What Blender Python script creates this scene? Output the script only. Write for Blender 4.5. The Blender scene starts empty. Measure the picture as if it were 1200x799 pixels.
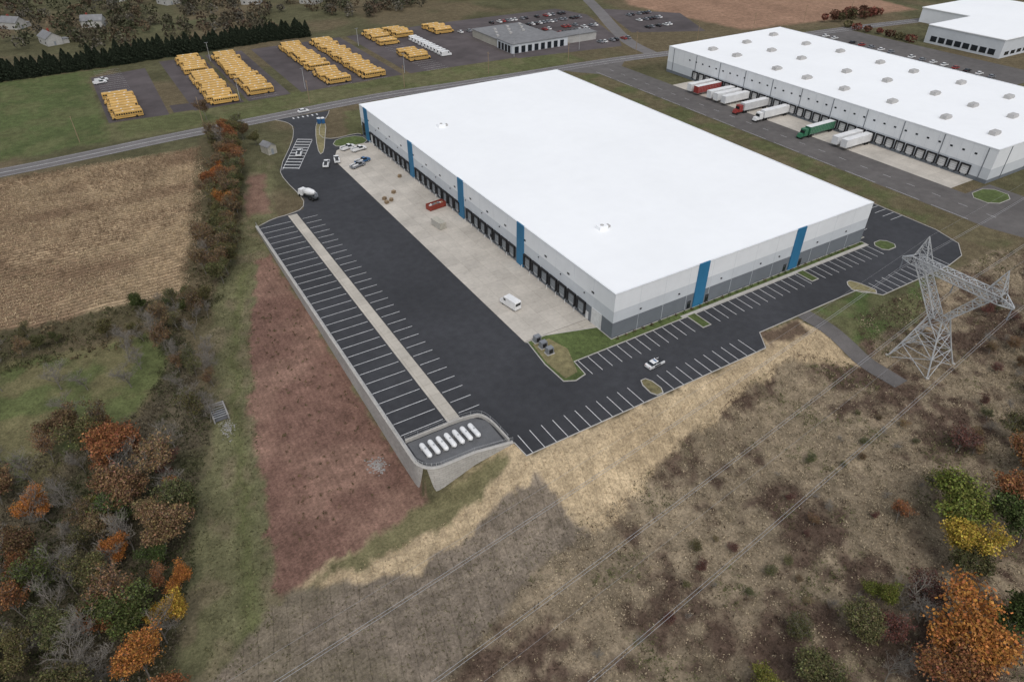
import bpy, math, random
import numpy as np
from mathutils import Vector, Matrix
random.seed(7); rng=np.random.default_rng(7)
scene=bpy.context.scene; COL=scene.collection
scene.view_settings.view_transform='Standard'; scene.view_settings.look='None'; scene.view_settings.exposure=0

# ------------------------------------------------------------------ materials
def newmat(name):
    m=bpy.data.materials.new(name); m.use_nodes=True
    nt=m.node_tree; b=nt.nodes["Principled BSDF"]; b.inputs["Roughness"].default_value=0.85
    b.inputs["Specular IOR Level"].default_value=0.25
    return m,nt,b
def N(nt,t,**k):
    n=nt.nodes.new(t)
    for a,v in k.items(): setattr(n,a,v)
    return n
def noise(nt,scale,detail=4,vec=None,rough=0.6):
    n=N(nt,"ShaderNodeTexNoise"); n.inputs["Scale"].default_value=scale; n.inputs["Detail"].default_value=detail; n.inputs["Roughness"].default_value=rough
    if vec is not None: nt.links.new(vec,n.inputs["Vector"])
    return n.outputs["Fac"]
def maprange(nt,src,a,b,c,d):
    n=N(nt,"ShaderNodeMapRange"); nt.links.new(src,n.inputs["Value"])
    for i,v in zip(("From Min","From Max","To Min","To Max"),(a,b,c,d)): n.inputs[i].default_value=v
    return n.outputs["Result"]
def math_(nt,op,a,b):
    n=N(nt,"ShaderNodeMath",operation=op)
    for i,x in enumerate((a,b)):
        if isinstance(x,(int,float)): n.inputs[i].default_value=x
        else: nt.links.new(x,n.inputs[i])
    return n.outputs[0]
def scalecol(nt,col,fac):
    n=N(nt,"ShaderNodeVectorMath",operation='SCALE')
    if isinstance(col,tuple): n.inputs[0].default_value=col
    else: nt.links.new(col,n.inputs[0])
    nt.links.new(fac,n.inputs["Scale"]); return n.outputs[0]
def coords(nt): return N(nt,"ShaderNodeNewGeometry").outputs["Position"]
def plain(name,col,rough=0.7,var=0.12,scale=1.2,metal=0,spec=0.3,big=0.08):
    m,nt,b=newmat(name); P=coords(nt)
    f=math_(nt,'MULTIPLY',maprange(nt,noise(nt,scale,4,P),.3,.7,1-var,1+var),maprange(nt,noise(nt,scale*.12,2,P),.3,.7,1-big,1+big))
    nt.links.new(scalecol(nt,col,f),b.inputs["Base Color"])
    b.inputs["Roughness"].default_value=rough; b.inputs["Metallic"].default_value=metal; b.inputs["Specular IOR Level"].default_value=spec
    return m
def ground_mat(name,col,v1=.15,v2=.2,v3=.25,s1=.03,s2=.35,s3=3.0,rough=.95,bump=0):
    m,nt,b=newmat(name); P=coords(nt)
    f=math_(nt,'MULTIPLY',maprange(nt,noise(nt,s1,3,P),.3,.7,1-v1,1+v1),maprange(nt,noise(nt,s2,4,P),.3,.7,1-v2,1+v2))
    n3=noise(nt,s3,4,P); f=math_(nt,'MULTIPLY',f,maprange(nt,n3,.3,.7,1-v3,1+v3))
    nt.links.new(scalecol(nt,col,f),b.inputs["Base Color"]); b.inputs["Roughness"].default_value=rough
    if bump:
        bp=N(nt,"ShaderNodeBump"); bp.inputs["Strength"].default_value=1; bp.inputs["Distance"].default_value=bump
        nt.links.new(n3,bp.inputs["Height"]); nt.links.new(bp.outputs[0],b.inputs["Normal"])
    return m
def concrete_mat(name,col,pw,pl,joint=.012,stain=.8,vert=False):
    m,nt,b=newmat(name); P=coords(nt)
    br=N(nt,"ShaderNodeTexBrick"); br.offset=.5 if vert else 0
    if vert:
        s=N(nt,"ShaderNodeSeparateXYZ"); nt.links.new(P,s.inputs[0]); c=N(nt,"ShaderNodeCombineXYZ")
        nt.links.new(math_(nt,'ADD',s.outputs["X"],s.outputs["Y"]),c.inputs[0]); nt.links.new(s.outputs["Z"],c.inputs[1]); nt.links.new(c.outputs[0],br.inputs["Vector"])
    else: nt.links.new(P,br.inputs["Vector"])
    br.inputs["Scale"].default_value=1; br.inputs["Brick Width"].default_value=pw; br.inputs["Row Height"].default_value=pl
    br.inputs["Mortar Size"].default_value=joint*3; br.inputs["Color1"].default_value=(1,1,1,1); br.inputs["Color2"].default_value=(.88,.88,.88,1); br.inputs["Mortar"].default_value=(.62,.6,.58,1)
    f=math_(nt,'MULTIPLY',maprange(nt,noise(nt,.09,5,P),.32,.68,.82,1.12),maprange(nt,noise(nt,1.1,5,P,.7),.3,.7,.9,1.08))
    st=maprange(nt,noise(nt,.35,5,P,.75),.56,.72,1,stain); f=math_(nt,'MULTIPLY',f,st)
    c=scalecol(nt,col,f); mx=N(nt,"ShaderNodeVectorMath",operation='MULTIPLY'); nt.links.new(c,mx.inputs[0]); nt.links.new(br.outputs["Color"],mx.inputs[1])
    nt.links.new(mx.outputs[0],b.inputs["Base Color"]); return m
M={}
M['asphalt']=ground_mat("new_asphalt",(.043,.044,.049),.2,.14,.16,.035,.5,6,rough=.85)
M['road']=ground_mat("road_asphalt",(.15,.14,.138),.12,.12,.1,.02,.3,4)
M['yard']=ground_mat("yard_asphalt",(.115,.106,.102),.15,.15,.12,.03,.3,4)
M['busasph']=ground_mat("depot_asphalt",(.085,.072,.073),.3,.2,.12,.02,.12,3)
M['padasph']=ground_mat("pad_asphalt",(.12,.122,.128),.1,.1,.1,.1,.5,4)
M['conc']=concrete_mat("apron_concrete",(.51,.47,.415),4.5,4.5,.010,.85)
M['conc2']=concrete_mat("strip_concrete",(.49,.45,.39),3,3.66)
M['kerb']=plain("kerb_concrete",(.42,.40,.37))
M['paint']=plain("marking_paint",(.60,.60,.60),.7,.25,2.5)
M['wallblk']=concrete_mat("retaining_block",(.46,.44,.415),1.2,.6,.01,.85,True)
M['white']=plain("white_wall_paint",(.74,.755,.775),.7,.03,.4,big=.04)
M['ltgray']=plain("light_gray_wall_paint",(.56,.585,.615),.7,.04,.4,big=.05)
M['dkgray']=plain("dark_gray_wall_paint",(.16,.175,.195),.7,.06,.4)
M['blue']=plain("blue_panel_paint",(.03,.16,.30),.55,.05,.5)
M['roof']=plain("white_membrane_roof",(.86,.87,.88),.6,.012,.25,big=.02)
M['black']=plain("black_rubber",(.02,.02,.022),.8)
M['door']=plain("dock_door_steel",(.24,.26,.28),.5)
M['doorw']=plain("white_door_steel",(.6,.6,.6),.5)
M['glass']=plain("dark_glass",(.015,.02,.025),.12,spec=.6)
M['steel']=plain("galvanized_steel",(.47,.48,.49),.5,.1,1.5,metal=.2)
M['wire']=plain("conductor_wire",(.38,.38,.39),.5,metal=.2)
M['tire']=plain("tire_rubber",(.02,.02,.02),.9)
M['pwhite']=plain("white_vehicle_paint",(.72,.72,.72),.35,.05,3,spec=.5)
M['pgrey']=plain("grey_vehicle_paint",(.2,.21,.23),.35,.05,3,spec=.5)
M['pblack']=plain("black_vehicle_paint",(.02,.02,.023),.35,.05,3,spec=.5)
M['pred']=plain("red_vehicle_paint",(.28,.04,.035),.4,.08,3,spec=.5)
M['pgreen']=plain("green_vehicle_paint",(.035,.15,.08),.4,.08,3,spec=.5)
M['pblue']=plain("blue_vehicle_paint",(.03,.11,.25),.35,.08,3,spec=.5)
M['yellow']=plain("school_bus_yellow",(.55,.335,.10),.5,.15,.3,spec=.4)
M['trl']=plain("trailer_side",(.55,.55,.55),.5,.08,1)
M['rust']=plain("red_dumpster_paint",(.25,.05,.035),.7,.25,1.5)
M['tan']=plain("tan_container",(.38,.36,.31),.7,.15,1.5)
M['wood']=plain("wood_pallet",(.3,.22,.14),.85,.2,2)
M['hvac']=plain("rooftop_unit_steel",(.42,.41,.40),.6,.1,2)
M['grayroof']=plain("gray_roofing",(.19,.19,.195),.85,.15,.5)
M['siding']=plain("house_siding",(.42,.41,.39),.8,.1,1)
M['grass']=ground_mat("lawn_grass",(.082,.108,.036),.25,.3,.35,.08,.8,6,bump=.05)
M['drygrass']=ground_mat("dry_grass",(.19,.165,.085),.25,.3,.3,.08,.8,6,bump=.05)
M['rock']=plain("riprap_stone",(.27,.26,.25),.9,.2,1)
M['bark']=plain("tree_bark",(.20,.18,.155),.95,.25,2)
def leafmat(name,useobj=True):
    m,nt,b=newmat(name)
    at=N(nt,"ShaderNodeAttribute"); at.attribute_name="Lc"
    if useobj:
        oi=N(nt,"ShaderNodeObjectInfo"); mx=N(nt,"ShaderNodeVectorMath",operation='MULTIPLY')
        nt.links.new(oi.outputs["Color"],mx.inputs[0]); nt.links.new(at.outputs["Color"],mx.inputs[1]); nt.links.new(mx.outputs[0],b.inputs["Base Color"])
    else: nt.links.new(at.outputs["Color"],b.inputs["Base Color"])
    b.inputs["Roughness"].default_value=.9; b.inputs["Specular IOR Level"].default_value=.1
    return m
M['leaf']=leafmat("foliage"); M['brush']=leafmat("brush_foliage",False)

# ------------------------------------------------------------------ mesh helpers
def link(o,parent=None):
    COL.objects.link(o)
    if parent: o.parent=parent
    return o
def empty(name,loc=(0,0,0)):
    e=bpy.data.objects.new(name,None); e.location=loc; e.empty_display_size=.5; return link(e)
class MB:
    def __init__(s): s.v=[];s.f=[];s.m=[];s.mats=[]
    def mi(s,k):
        if k not in s.mats: s.mats.append(k)
        return s.mats.index(k)
    def add(s,vs,fs,k):
        o=len(s.v); s.v+= [tuple(p) for p in vs]; i=s.mi(k)
        for f in fs: s.f.append(tuple(o+j for j in f)); s.m.append(i)
    def tbox(s,x0,x1,y0,y1,z0,z1,k,ix0=0,ix1=0,iy=0,top=None):
        vs=[(x0,y0,z0),(x1,y0,z0),(x1,y1,z0),(x0,y1,z0),(x0+ix0,y0+iy,z1),(x1-ix1,y0+iy,z1),(x1-ix1,y1-iy,z1),(x0+ix0,y1-iy,z1)]
        s.add(vs,[(0,3,2,1),(0,1,5,4),(1,2,6,5),(2,3,7,6),(3,0,4,7)],k)
        s.add(vs[4:],[(0,1,2,3)],top or k)
    def box(s,x0,x1,y0,y1,z0,z1,k): s.tbox(x0,x1,y0,y1,z0,z1,k)
    def cyl(s,c,ax,r,l,k,n=12,r2=None):
        r2=r if r2 is None else r2; ax=Vector(ax).normalized(); a=ax.orthogonal().normalized(); b=ax.cross(a); c=Vector(c); vs=[]
        for q,rr in ((0,r),(l,r2)):
            for i in range(n):
                t=2*math.pi*i/n; vs.append(c+ax*q+(a*math.cos(t)+b*math.sin(t))*rr)
        s.add(vs,[(i,(i+1)%n,n+(i+1)%n,n+i) for i in range(n)]+[tuple(range(n-1,-1,-1)),tuple(range(n,2*n))],k)
    def prof(s,pts,y0,y1,k,inset=0):
        n=len(pts); vs=[(x,y0,z) for x,z in pts]+[(x,y1,z) for x,z in pts]
        s.add(vs,[tuple(range(n)),tuple(range(2*n-1,n-1,-1))]+[(i,n+i,n+(i+1)%n,(i+1)%n) for i in range(n)],k)
    def quad(s,pts,k): s.add(pts,[tuple(range(len(pts)))],k)
    def line(s,x0,y0,x1,y1,w,z,k):
        d=Vector((x1-x0,y1-y0)); d.normalize(); nx,ny=-d.y*w/2,d.x*w/2
        s.quad([(x0-nx,y0-ny,z),(x1-nx,y1-ny,z),(x1+nx,y1+ny,z),(x0+nx,y0+ny,z)],k)
    def strut(s,a,b,w,k):
        a=Vector(a);b=Vector(b); s.cyl(a,b-a,w,(b-a).length,k,4)
    def mesh(s,name):
        me=bpy.data.meshes.new(name); me.from_pydata(s.v,[],s.f)
        for k in s.mats: me.materials.append(M[k])
        me.polygons.foreach_set("material_index",s.m); me.update(); return me
    def obj(s,name,parent=None):
        return link(bpy.data.objects.new(name,s.mesh(name)),parent)
def ccw(pts):
    n=len(pts); a=sum(pts[i][0]*pts[(i+1)%n][1]-pts[(i+1)%n][0]*pts[i][1] for i in range(n))
    return pts if a>0 else pts[::-1]
def sheet(name,pts,z,k,parent=None):
    mb=MB(); mb.quad([(x,y,z) for x,y in ccw(pts)],k); return mb.obj(name,parent)
def offset(path,d,closed=False):
    out=[];n=len(path)
    for i in range(n):
        p=Vector(path[i]); 
        a=Vector(path[(i-1)%n]) if (closed or i>0) else None; b=Vector(path[(i+1)%n]) if (closed or i<n-1) else None
        ns=[]
        if a is not None: t=(p-a).normalized(); ns.append(Vector((-t.y,t.x)))
        if b is not None: t=(b-p).normalized(); ns.append(Vector((-t.y,t.x)))
        nn=sum(ns,Vector((0,0))); nn.normalize(); k=1/max(.4,nn.dot(ns[0])); out.append(tuple(p+nn*d*k))
    return out
def strip(mb,path,w,z0,z1,k,closed=False,zf=None):
    A=offset(path,w/2,closed);B=offset(path,-w/2,closed);n=len(path)
    for i in range(n if closed else n-1):
        j=(i+1)%n
        za,zb=(z0,z0) if zf is None else (zf(*path[i]),zf(*path[j]))
        vs=[(*B[i],za),(*B[j],zb),(*A[j],zb),(*A[i],za),(*B[i],z1),(*B[j],z1),(*A[j],z1),(*A[i],z1)]
        fs=[(0,1,5,4),(2,3,7,6),(4,5,6,7)]
        if not closed and i==n-2: fs.append((1,2,6,5))
        if not closed and i==0: fs.append((3,0,4,7))
        mb.add(vs,fs,k)
def kerb(name,path,closed=False,h=.13,w=.18):
    mb=MB(); strip(mb,path,w,-.05,h,'kerb',closed); return mb.obj(name)
def ribbon(name,path,w,z,k):
    A=offset(path,w/2);B=offset(path,-w/2); mb=MB()
    for i in range(len(path)-1): mb.quad([(*B[i],z),(*B[i+1],z),(*A[i+1],z),(*A[i],z)],k)
    return mb.obj(name)
def smooth(path,it=2,closed=False):
    for _ in range(it):
        o=[];n=len(path)
        if not closed: o.append(path[0])
        for i in range(n if closed else n-1):
            a,b=path[i],path[(i+1)%n]
            o+=[(a[0]*.75+b[0]*.25,a[1]*.75+b[1]*.25),(a[0]*.25+b[0]*.75,a[1]*.25+b[1]*.75)]
        if not closed: o.append(path[-1])
        path=o
    return path
def island(name,pts,k='grass',r=1):
    pts=ccw(smooth(pts,r,True)); e=empty(name); mb=MB()
    mb.quad([(x,y,.11) for x,y in pts],k); mb.obj("top",e)
    m2=MB(); strip(m2,pts,.2,-.02,.14,'kerb',True); m2.obj("kerb",e); return e

# ------------------------------------------------------------------ numpy noise
_T=rng.random((256,256))
def vnoise(x,y):
    xi=np.floor(x).astype(int);yi=np.floor(y).astype(int);fx=x-xi;fy=y-yi
    fx=fx*fx*(3-2*fx);fy=fy*fy*(3-2*fy)
    g=lambda a,b:_T[a&255,b&255]
    return (g(xi,yi)*(1-fx)+g(xi+1,yi)*fx)*(1-fy)+(g(xi,yi+1)*(1-fx)+g(xi+1,yi+1)*fx)*fy
def fbm(x,y,o=4):
    s=0;a=.5;t=0
    for i in range(o): s=s+a*vnoise(x*2**i+17*i,y*2**i+31*i);t+=a;a*=.5
    return s/t
def sdist(X,Y,poly):   # positive inside
    d=np.full(X.shape,1e9);ins=np.zeros(X.shape,bool);n=len(poly)
    for i in range(n):
        ax,ay=poly[i];bx,by=poly[(i+1)%n];ex,ey=bx-ax,by-ay
        t=np.clip(((X-ax)*ex+(Y-ay)*ey)/(ex*ex+ey*ey),0,1)
        d=np.minimum(d,np.hypot(X-ax-t*ex,Y-ay-t*ey))
        if ay!=by:
            c=((ay>Y)!=(by>Y))&(X<(bx-ax)*(Y-ay)/(by-ay)+ax); ins^=c
    return np.where(ins,d,-d)
def ss(a,b,x):
    t=np.clip((x-a)/(b-a),0,1);return t*t*(3-2*t)
def height(X,Y):
    X=np.asarray(X,float);Y=np.asarray(Y,float)
    A=5.5-3.2*ss(-10,60,X)
    zs=-A*ss(0,1,np.clip((-22.2-Y)/15,0,1))-1.5*ss(-40,-110,Y)
    L=-6.2*np.clip((120-Y)/125,0,1)
    corner=np.where((Y<-14.8)&(X<-37.3),-6.2*np.clip((-37.3-X)/17,0,1),0)
    z=np.minimum(zs,corner)
    z=np.where(X<-55.3,np.minimum(L-.8*ss(-35,-110,Y),z*0+L),z)
    w=ss(-57,-64,X)+ss(-27,-34,Y)*(X>-56)
    w=np.where((Y>185),0,np.clip(w,0,1))*ss(185,170,Y)
    w=w*np.where((X>118),ss(-28,-40,Y),1)
    return z-.02+w*(fbm(X*.07,Y*.07)-.55)*1.3
def hz(x,y): return float(height(np.array([x]),np.array([y]))[0])
def patch(x,y):   # dark brush patches with ragged, broken-up edges
    return ss(.44,.60,.62*fbm(x*.07+77,y*.07+33)+.38*fbm(x*.45+11,y*.45+8))

# ------------------------------------------------------------------ terrain
def axis(lo,hi,step,mlo,mhi,mstep,far):
    a=list(np.arange(lo,hi+.01,step)); 
    b=list(np.arange(mlo,lo,mstep)); c=list(np.arange(hi+mstep,mhi,mstep))
    f=[mlo-d for d in far][::-1]; g=[mhi+d for d in far]
    return np.array(f+b+a+c+g)
far=[8,20,40,70,120,200,320,500,800,1300,2200,4000]
xs=axis(-135,120,.7,-220,440,3,far); ys=axis(-105,108,.7,-160,420,3,far)
X,Y=np.meshgrid(xs,ys,indexing='ij'); Z=height(X,Y)
wx=X+(fbm(X*.25,Y*.25)-.5)*4+(fbm(X*1.1+9,Y*1.1)-.5)*1.8; wy=Y+(fbm(X*.25+50,Y*.25+20)-.5)*4+(fbm(X*1.1+3,Y*1.1+8)-.5)*1.8
C=np.zeros(X.shape+(3,)); Mk=np.zeros(X.shape+(3,))
big=fbm(X*.02+5,Y*.02+9); med=fbm(X*.09,Y*.09+40); fin=fbm(X*.5,Y*.5+12)
def lay(poly,col,feather=1.2,mask=None,var=.15,warp=True,col2=None,cs=.12,ct=(.45,.62),q=None):
    d=sdist(wx if warp else X,wy if warp else Y,poly); w=np.clip(d/feather+.5,0,1)
    c=np.array(col)[None,None,:]*(1+var*2*(med-.5)+var*1.5*(fin-.5))[...,None]
    if col2 is not None:
        q=(ss(ct[0],ct[1],fbm(X*cs+77,Y*cs+33)) if q is None else q)[...,None]; c=c*(1-q)+np.array(col2)*q
    C[:]=C*(1-w[...,None])+c*w[...,None]
    mm=np.array(mask if mask else (0,0,0))
    Mk[:]=Mk*(1-w[...,None])+mm*w[...,None]
C[:]=np.array((.095,.09,.05))*(.7+.6*med)[...,None]
q=ss(.45,.6,big)[...,None]; C[:]=C*(1-q)+np.array((.13,.105,.065))*q
lay([(-220,200),(-84,201),(-40,201),(-44,222),(-84,224),(-84,300),(-70,315),(-220,312)],(.088,.108,.045),2,col2=(.11,.118,.055))
lay([(-84,199),(140,200),(140,226),(-84,224)],(.105,.112,.052),1,col2=(.13,.125,.065))
lay([(-220,183),(-57,177),(-60,150),(-71,105),(-80,78),(-125,80),(-220,92)],(.33,.245,.155),2,(1,0,0),.3,col2=(.225,.155,.10),cs=.035,ct=(.45,.6))
lay([(-220,76),(-92,64),(-89,50),(-99,36),(-112,28),(-135,22),(-220,18)],(.105,.12,.05),2.5,col2=(.15,.135,.07))
lay([(-220,92),(-125,82),(-80,76),(-45,180),(-40,186),(-56,186),(-76,100),(-84,70),(-125,70),(-220,76)],(.10,.085,.05),2)
lay([(-220,22),(-130,20),(-110,28),(-96,36),(-90,50),(-90,64),(-86,64),(-86,25),(-96,0),(-106,-36),(-120,-105),(-220,-160)],(.105,.088,.06),2,(0,0,.5),.3,col2=(.085,.08,.045))
lay([(-37,150),(-50,104),(-55,96),(-55,20),(-57,-16),(-88,-25),(-102,-38),(-106,-36),(-95,0),(-85,25),(-79,60),(-70,82),(-58,112),(-44,150)],(.135,.13,.07),1.5,None,.3,col2=(.17,.145,.09),cs=.2)
lay([(-57,110),(-48,140),(-43,140),(-50,108)],(.19,.12,.09),1.5)
lay([(-61,83),(-56,84),(-56,-17),(-61,-19.5),(-78,-22),(-86,-22),(-82,0),(-78,25),(-70,52)],(.225,.138,.105),.9,(0,0,1),.25,col2=(.175,.103,.08),cs=.06)
lay([(-66,80),(-64,80),(-75,48),(-84,5),(-90,-26),(-94,-28),(-86,5),(-77,48)],(.115,.12,.055),2,None,.2)
SCR=[(-34,-37),(-47,-41),(-58,-44),(-74,-51),(-90,-70),(-80,-105),(130,-105),(200,-60),(135,-30),(118,-24),(72,-24),(55,-24),(47,-36),(33,-26),(10,-28)]
lay(SCR,(.25,.20,.138),2,(0,0,.6),.35,col2=(.105,.073,.055),q=patch(X,Y))
lay([(50,-17),(70,-17),(72,-23),(88,-23),(70,-32),(50,-30)],(.085,.115,.042),1.5,col2=(.12,.12,.06))
lay([(118,-24),(131,-24),(131,185),(117,185)],(.13,.11,.065),2,col2=(.10,.105,.05))
STR=[(-83,-21.5),(-62,-18.5),(-37,-15.5),(-36,-21.4),(28,-21.4),(31,-16.4),(44,-16.4),(45,-36),(40,-32),(31,-27),(13,-27.5),(4,-31),(-7,-31.5),(-20,-35),(-29,-39),(-35,-38.5),(-35,-30),(-37,-26),(-45,-25.5),(-64,-29.5)]
lay([(-85,-22),(-64,-26),(-42,-22),(-33,-28),(-30,-38),(-46,-41),(-58,-44),(-75,-51),(-125,-54),(-104,-35)],(.205,.168,.13),1.2,(0,1,0),.2,col2=(.18,.15,.11),cs=.06)
lay([(-84,-31),(-83,-30.3),(-46,-36.3),(-46,-37)],(.26,.215,.165),.8,(0,.5,0),.1,False)
lay([(-84.5,-33.5),(-84,-32.8),(-46,-38.6),(-46,-39.3)],(.26,.215,.165),.8,(0,.5,0),.1,False)
lay(STR,(.45,.35,.225),.8,(0,.8,0),.18,col2=(.39,.30,.19),cs=.07)
lay([(-56,-17),(-40,-16.5),(-40,-20),(-50,-22.5),(-66,-24),(-80,-22.5),(-72,-20)],(.155,.14,.075),1.2,None,.3)
lay([(32,-16.6),(44,-16.6),(42,-22),(30,-21.5)],(.12,.085,.06),1,None,.2)
lay([(250,300),(262,206),(405,188),(430,290),(320,420)],(.28,.175,.12),4,(.6,0,0))
lay([(-5,158),(100,158),(118,160),(118,188),(4,188)],(.11,.11,.055),1.5)
for (bx_,by_,bw,bh,bc) in ((-180,400,90,60,(.10,.115,.055)),(-40,395,60,30,(.11,.11,.06)),(60,480,120,70,(.16,.125,.08)),(-250,560,160,90,(.13,.12,.07)),(180,430,90,60,(.11,.11,.06))):
    lay([(bx_-bw/2,by_-bh/2),(bx_+bw/2,by_-bh/2+12),(bx_+bw/2+10,by_+bh/2),(bx_-bw/2,by_+bh/2-8)],bc,5)
verts=np.stack([X,Y,Z],-1).reshape(-1,3); nx_,ny_=X.shape
ii,jj=np.meshgrid(np.arange(nx_-1),np.arange(ny_-1),indexing='ij'); a=(ii*ny_+jj).ravel()
quads=np.stack([a,a+ny_,a+ny_+1,a+1],-1)
def npmesh(name,v,f,attrs={},domain='POINT',smoothf=False):
    me=bpy.data.meshes.new(name); k=f.shape[1]
    me.vertices.add(len(v)); me.vertices.foreach_set("co",v.astype(np.float32).ravel())
    me.loops.add(f.size); me.loops.foreach_set("vertex_index",f.astype(np.int32).ravel())
    me.polygons.add(len(f)); me.polygons.foreach_set("loop_start",np.arange(0,f.size,k,dtype=np.int32))
    try: me.polygons.foreach_set("loop_total",np.full(len(f),k,dtype=np.int32))
    except Exception: pass
    me.update(calc_edges=True)
    for an,arr in attrs.items():
        at=me.attributes.new(an,'FLOAT_COLOR',domain); c4=np.ones((len(arr),4),np.float32); c4[:,:3]=arr; at.data.foreach_set("color",c4.ravel())
    me.polygons.foreach_set("use_smooth",np.full(len(f),smoothf))
    return me
me=npmesh("ground",verts,quads,{"Col":np.clip(C,0,1).reshape(-1,3),"Mk":Mk.reshape(-1,3)},smoothf=True)
ter=link(bpy.data.objects.new("ground_terrain",me))
m,nt,b=newmat("ground_soil_and_grass"); P=coords(nt)
at=N(nt,"ShaderNodeAttribute");at.attribute_name="Col"; mk=N(nt,"ShaderNodeAttribute");mk.attribute_name="Mk"
sp=N(nt,"ShaderNodeSeparateColor"); nt.links.new(mk.outputs["Color"],sp.inputs[0])
sx=N(nt,"ShaderNodeSeparateXYZ"); nt.links.new(P,sx.inputs[0])
n1=noise(nt,.35,5,P,.7); n2=noise(nt,2.2,5,P,.78); n3=noise(nt,.05,3,P)
f=math_(nt,'MULTIPLY',maprange(nt,n1,.3,.7,.70,1.30),maprange(nt,n2,.3,.7,.55,1.45)); f=math_(nt,'MULTIPLY',f,maprange(nt,n3,.3,.7,.88,1.12))
def stripes(src,freq,amp,mask,warp=.35):
    w=math_(nt,'ADD',math_(nt,'MULTIPLY',src,freq),math_(nt,'MULTIPLY',n1,warp*6))
    s_=math_(nt,'SINE',w,0); return math_(nt,'ADD',1.0,math_(nt,'MULTIPLY',math_(nt,'MULTIPLY',s_,amp),mask))
f=math_(nt,'MULTIPLY',f,stripes(sx.outputs["Y"],4.2,.3,sp.outputs[0]))
fr=math_(nt,'FRACT',math_(nt,'MULTIPLY',math_(nt,'ADD',math_(nt,'ADD',sx.outputs["X"],math_(nt,'MULTIPLY',sx.outputs["Y"],-.25)),math_(nt,'MULTIPLY',n1,.9)),.42),0)
seam=math_(nt,'LESS_THAN',fr,.07); f=math_(nt,'MULTIPLY',f,math_(nt,'SUBTRACT',1.0,math_(nt,'MULTIPLY',math_(nt,'MULTIPLY',seam,.26),sp.outputs[1])))
tr=math_(nt,'SINE',math_(nt,'ADD',math_(nt,'MULTIPLY',sx.outputs["X"],5.5),math_(nt,'MULTIPLY',n3,14)),0)
f=math_(nt,'MULTIPLY',f,math_(nt,'ADD',1.0,math_(nt,'MULTIPLY',math_(nt,'MULTIPLY',tr,.06),sp.outputs[2])))
nt.links.new(scalecol(nt,at.outputs["Color"],f),b.inputs["Base Color"]); b.inputs["Roughness"].default_value=1; b.inputs["Specular IOR Level"].default_value=.05
bp=N(nt,"ShaderNodeBump");bp.inputs["Distance"].default_value=.25;bp.inputs["Strength"].default_value=.8;nt.links.new(n2,bp.inputs["Height"]);nt.links.new(bp.outputs[0],b.inputs["Normal"])
ter.data.materials.append(m)

# ------------------------------------------------------------------ pavements
ARC=[(-51.8-4*math.cos(t),-11.5-4*math.sin(t)) for t in np.linspace(.15,1.5,7)]
WALL=[(-55.8,100.5),(-55.8,-11)]+ARC+[(-45,-15.6),(-37.3,-17)]
ASP=[(-55.6,100)]+[(-55.6,-11)]+[(-51.8-3.8*math.cos(t),-11.5-3.8*math.sin(t)) for t in np.linspace(.15,1.5,7)]+[(-45,-15.4),(-37.4,-16.9),(-37,-21.3),(28,-21.3),(31.5,-16.3),(67.5,-16.3),(71,-21.3),(100,-21.3),(108,-20),(114,-15.5),(116.5,-7),(116.5,148),(113,156),(106,158),(0,158),(-1,160),(-11,159),(-15,163),(-11,176),(-4,186),(-1,192.5),(-24,192.5),(-20.5,187),(-20,180),(-25,165),(-37.5,140),(-38.5,130),(-37.5,112),(-40,105),(-45,103.3),(-50,103)]
sheet("parking_lot_asphalt",ASP,0,'asphalt')
sheet("loading_apron_concrete",[(-18,9.5),(-.05,9.5),(-.05,148),(-8,150),(-14,147),(-18,139)],.004,'conc')
sheet("apron_ramp_pavement",[(-18.1,9.4),(-.1,9.4),(-.1,5.5),(-15,5.5)],.006,'conc2')
sheet("dolly_pad_strip_pavement",[(-45.6,-5.6),(-42.8,-5.6),(-42.8,102.8),(-45.6,102.8)],.004,'conc2')
RP=smooth([(-600,180),(-220,184),(-121,187.5),(-95,190),(-64,194),(-31,196),(23,200.5),(55,197.5),(92,195.5),(137,194),(165,192),(194,187),(253,181),(324,176),(465,152),(800,90)],2)
ribbon("public_road",RP,9,.010,'road')
ribbon("side_road",smooth([(178,190),(182,215),(196,247),(225,303),(260,380),(300,460)],2),8,.006,'road')
NR=[(131,-14),(131,176),(122,186),(119,192),(160,192),(149,182),(149,3),(163,3),(163,-19),(260,-24),(260,-40),(160,-36),(143,-31),(134,-24)]
sheet("yard_road_pavement",NR,0,'yard')
sheet("yard_apron_concrete",[(149,8),(162,8),(162,144),(149,144)],.004,'conc')
for pl in ([(-83,224),(-60,222.5),(-58,304),(-68,302),(-83,299)],[(-50,222),(-29,223),(-29,314),(-50,313)],[(-27,223),(-8,224),(-8,314),(-27,314)],[(-3,224),(48,226),(48,315),(-3,314)],[(52,226),(112,224),(112,318),(52,315)],[(-58,224),(-50,223.5),(-50,234),(-58,235)]):
    sheet("bus_depot_asphalt",pl,0,'busasph')
sheet("car_park_asphalt",[(112.2,222),(175,214),(184,228),(207,290),(200,316),(112.2,318)],.002,'busasph')
sheet("car_park_asphalt",[(200,236),(240,216),(262,262),(226,300)],0,'busasph')
mb=MB(); yy=np.linspace(-16.6,-44,28)
for i in range(27):
    q=[]
    for (x,y) in ((44.4,yy[i]),(49,yy[i]),(49,yy[i+1]),(44.4,yy[i+1])): q.append((x,y,hz(x,y)+.12))
    mb.quad(q[::-1],'yard')
mb.obj("service_path")
kerb("site_kerb",[(-37.2,-17.2),(-37,-21.4),(28,-21.4),(31.5,-16.4),(67.5,-16.4),(71,-21.4),(100,-21.4),(108,-20.1),(114.1,-15.5),(116.6,-7),(116.6,148)])
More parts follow.
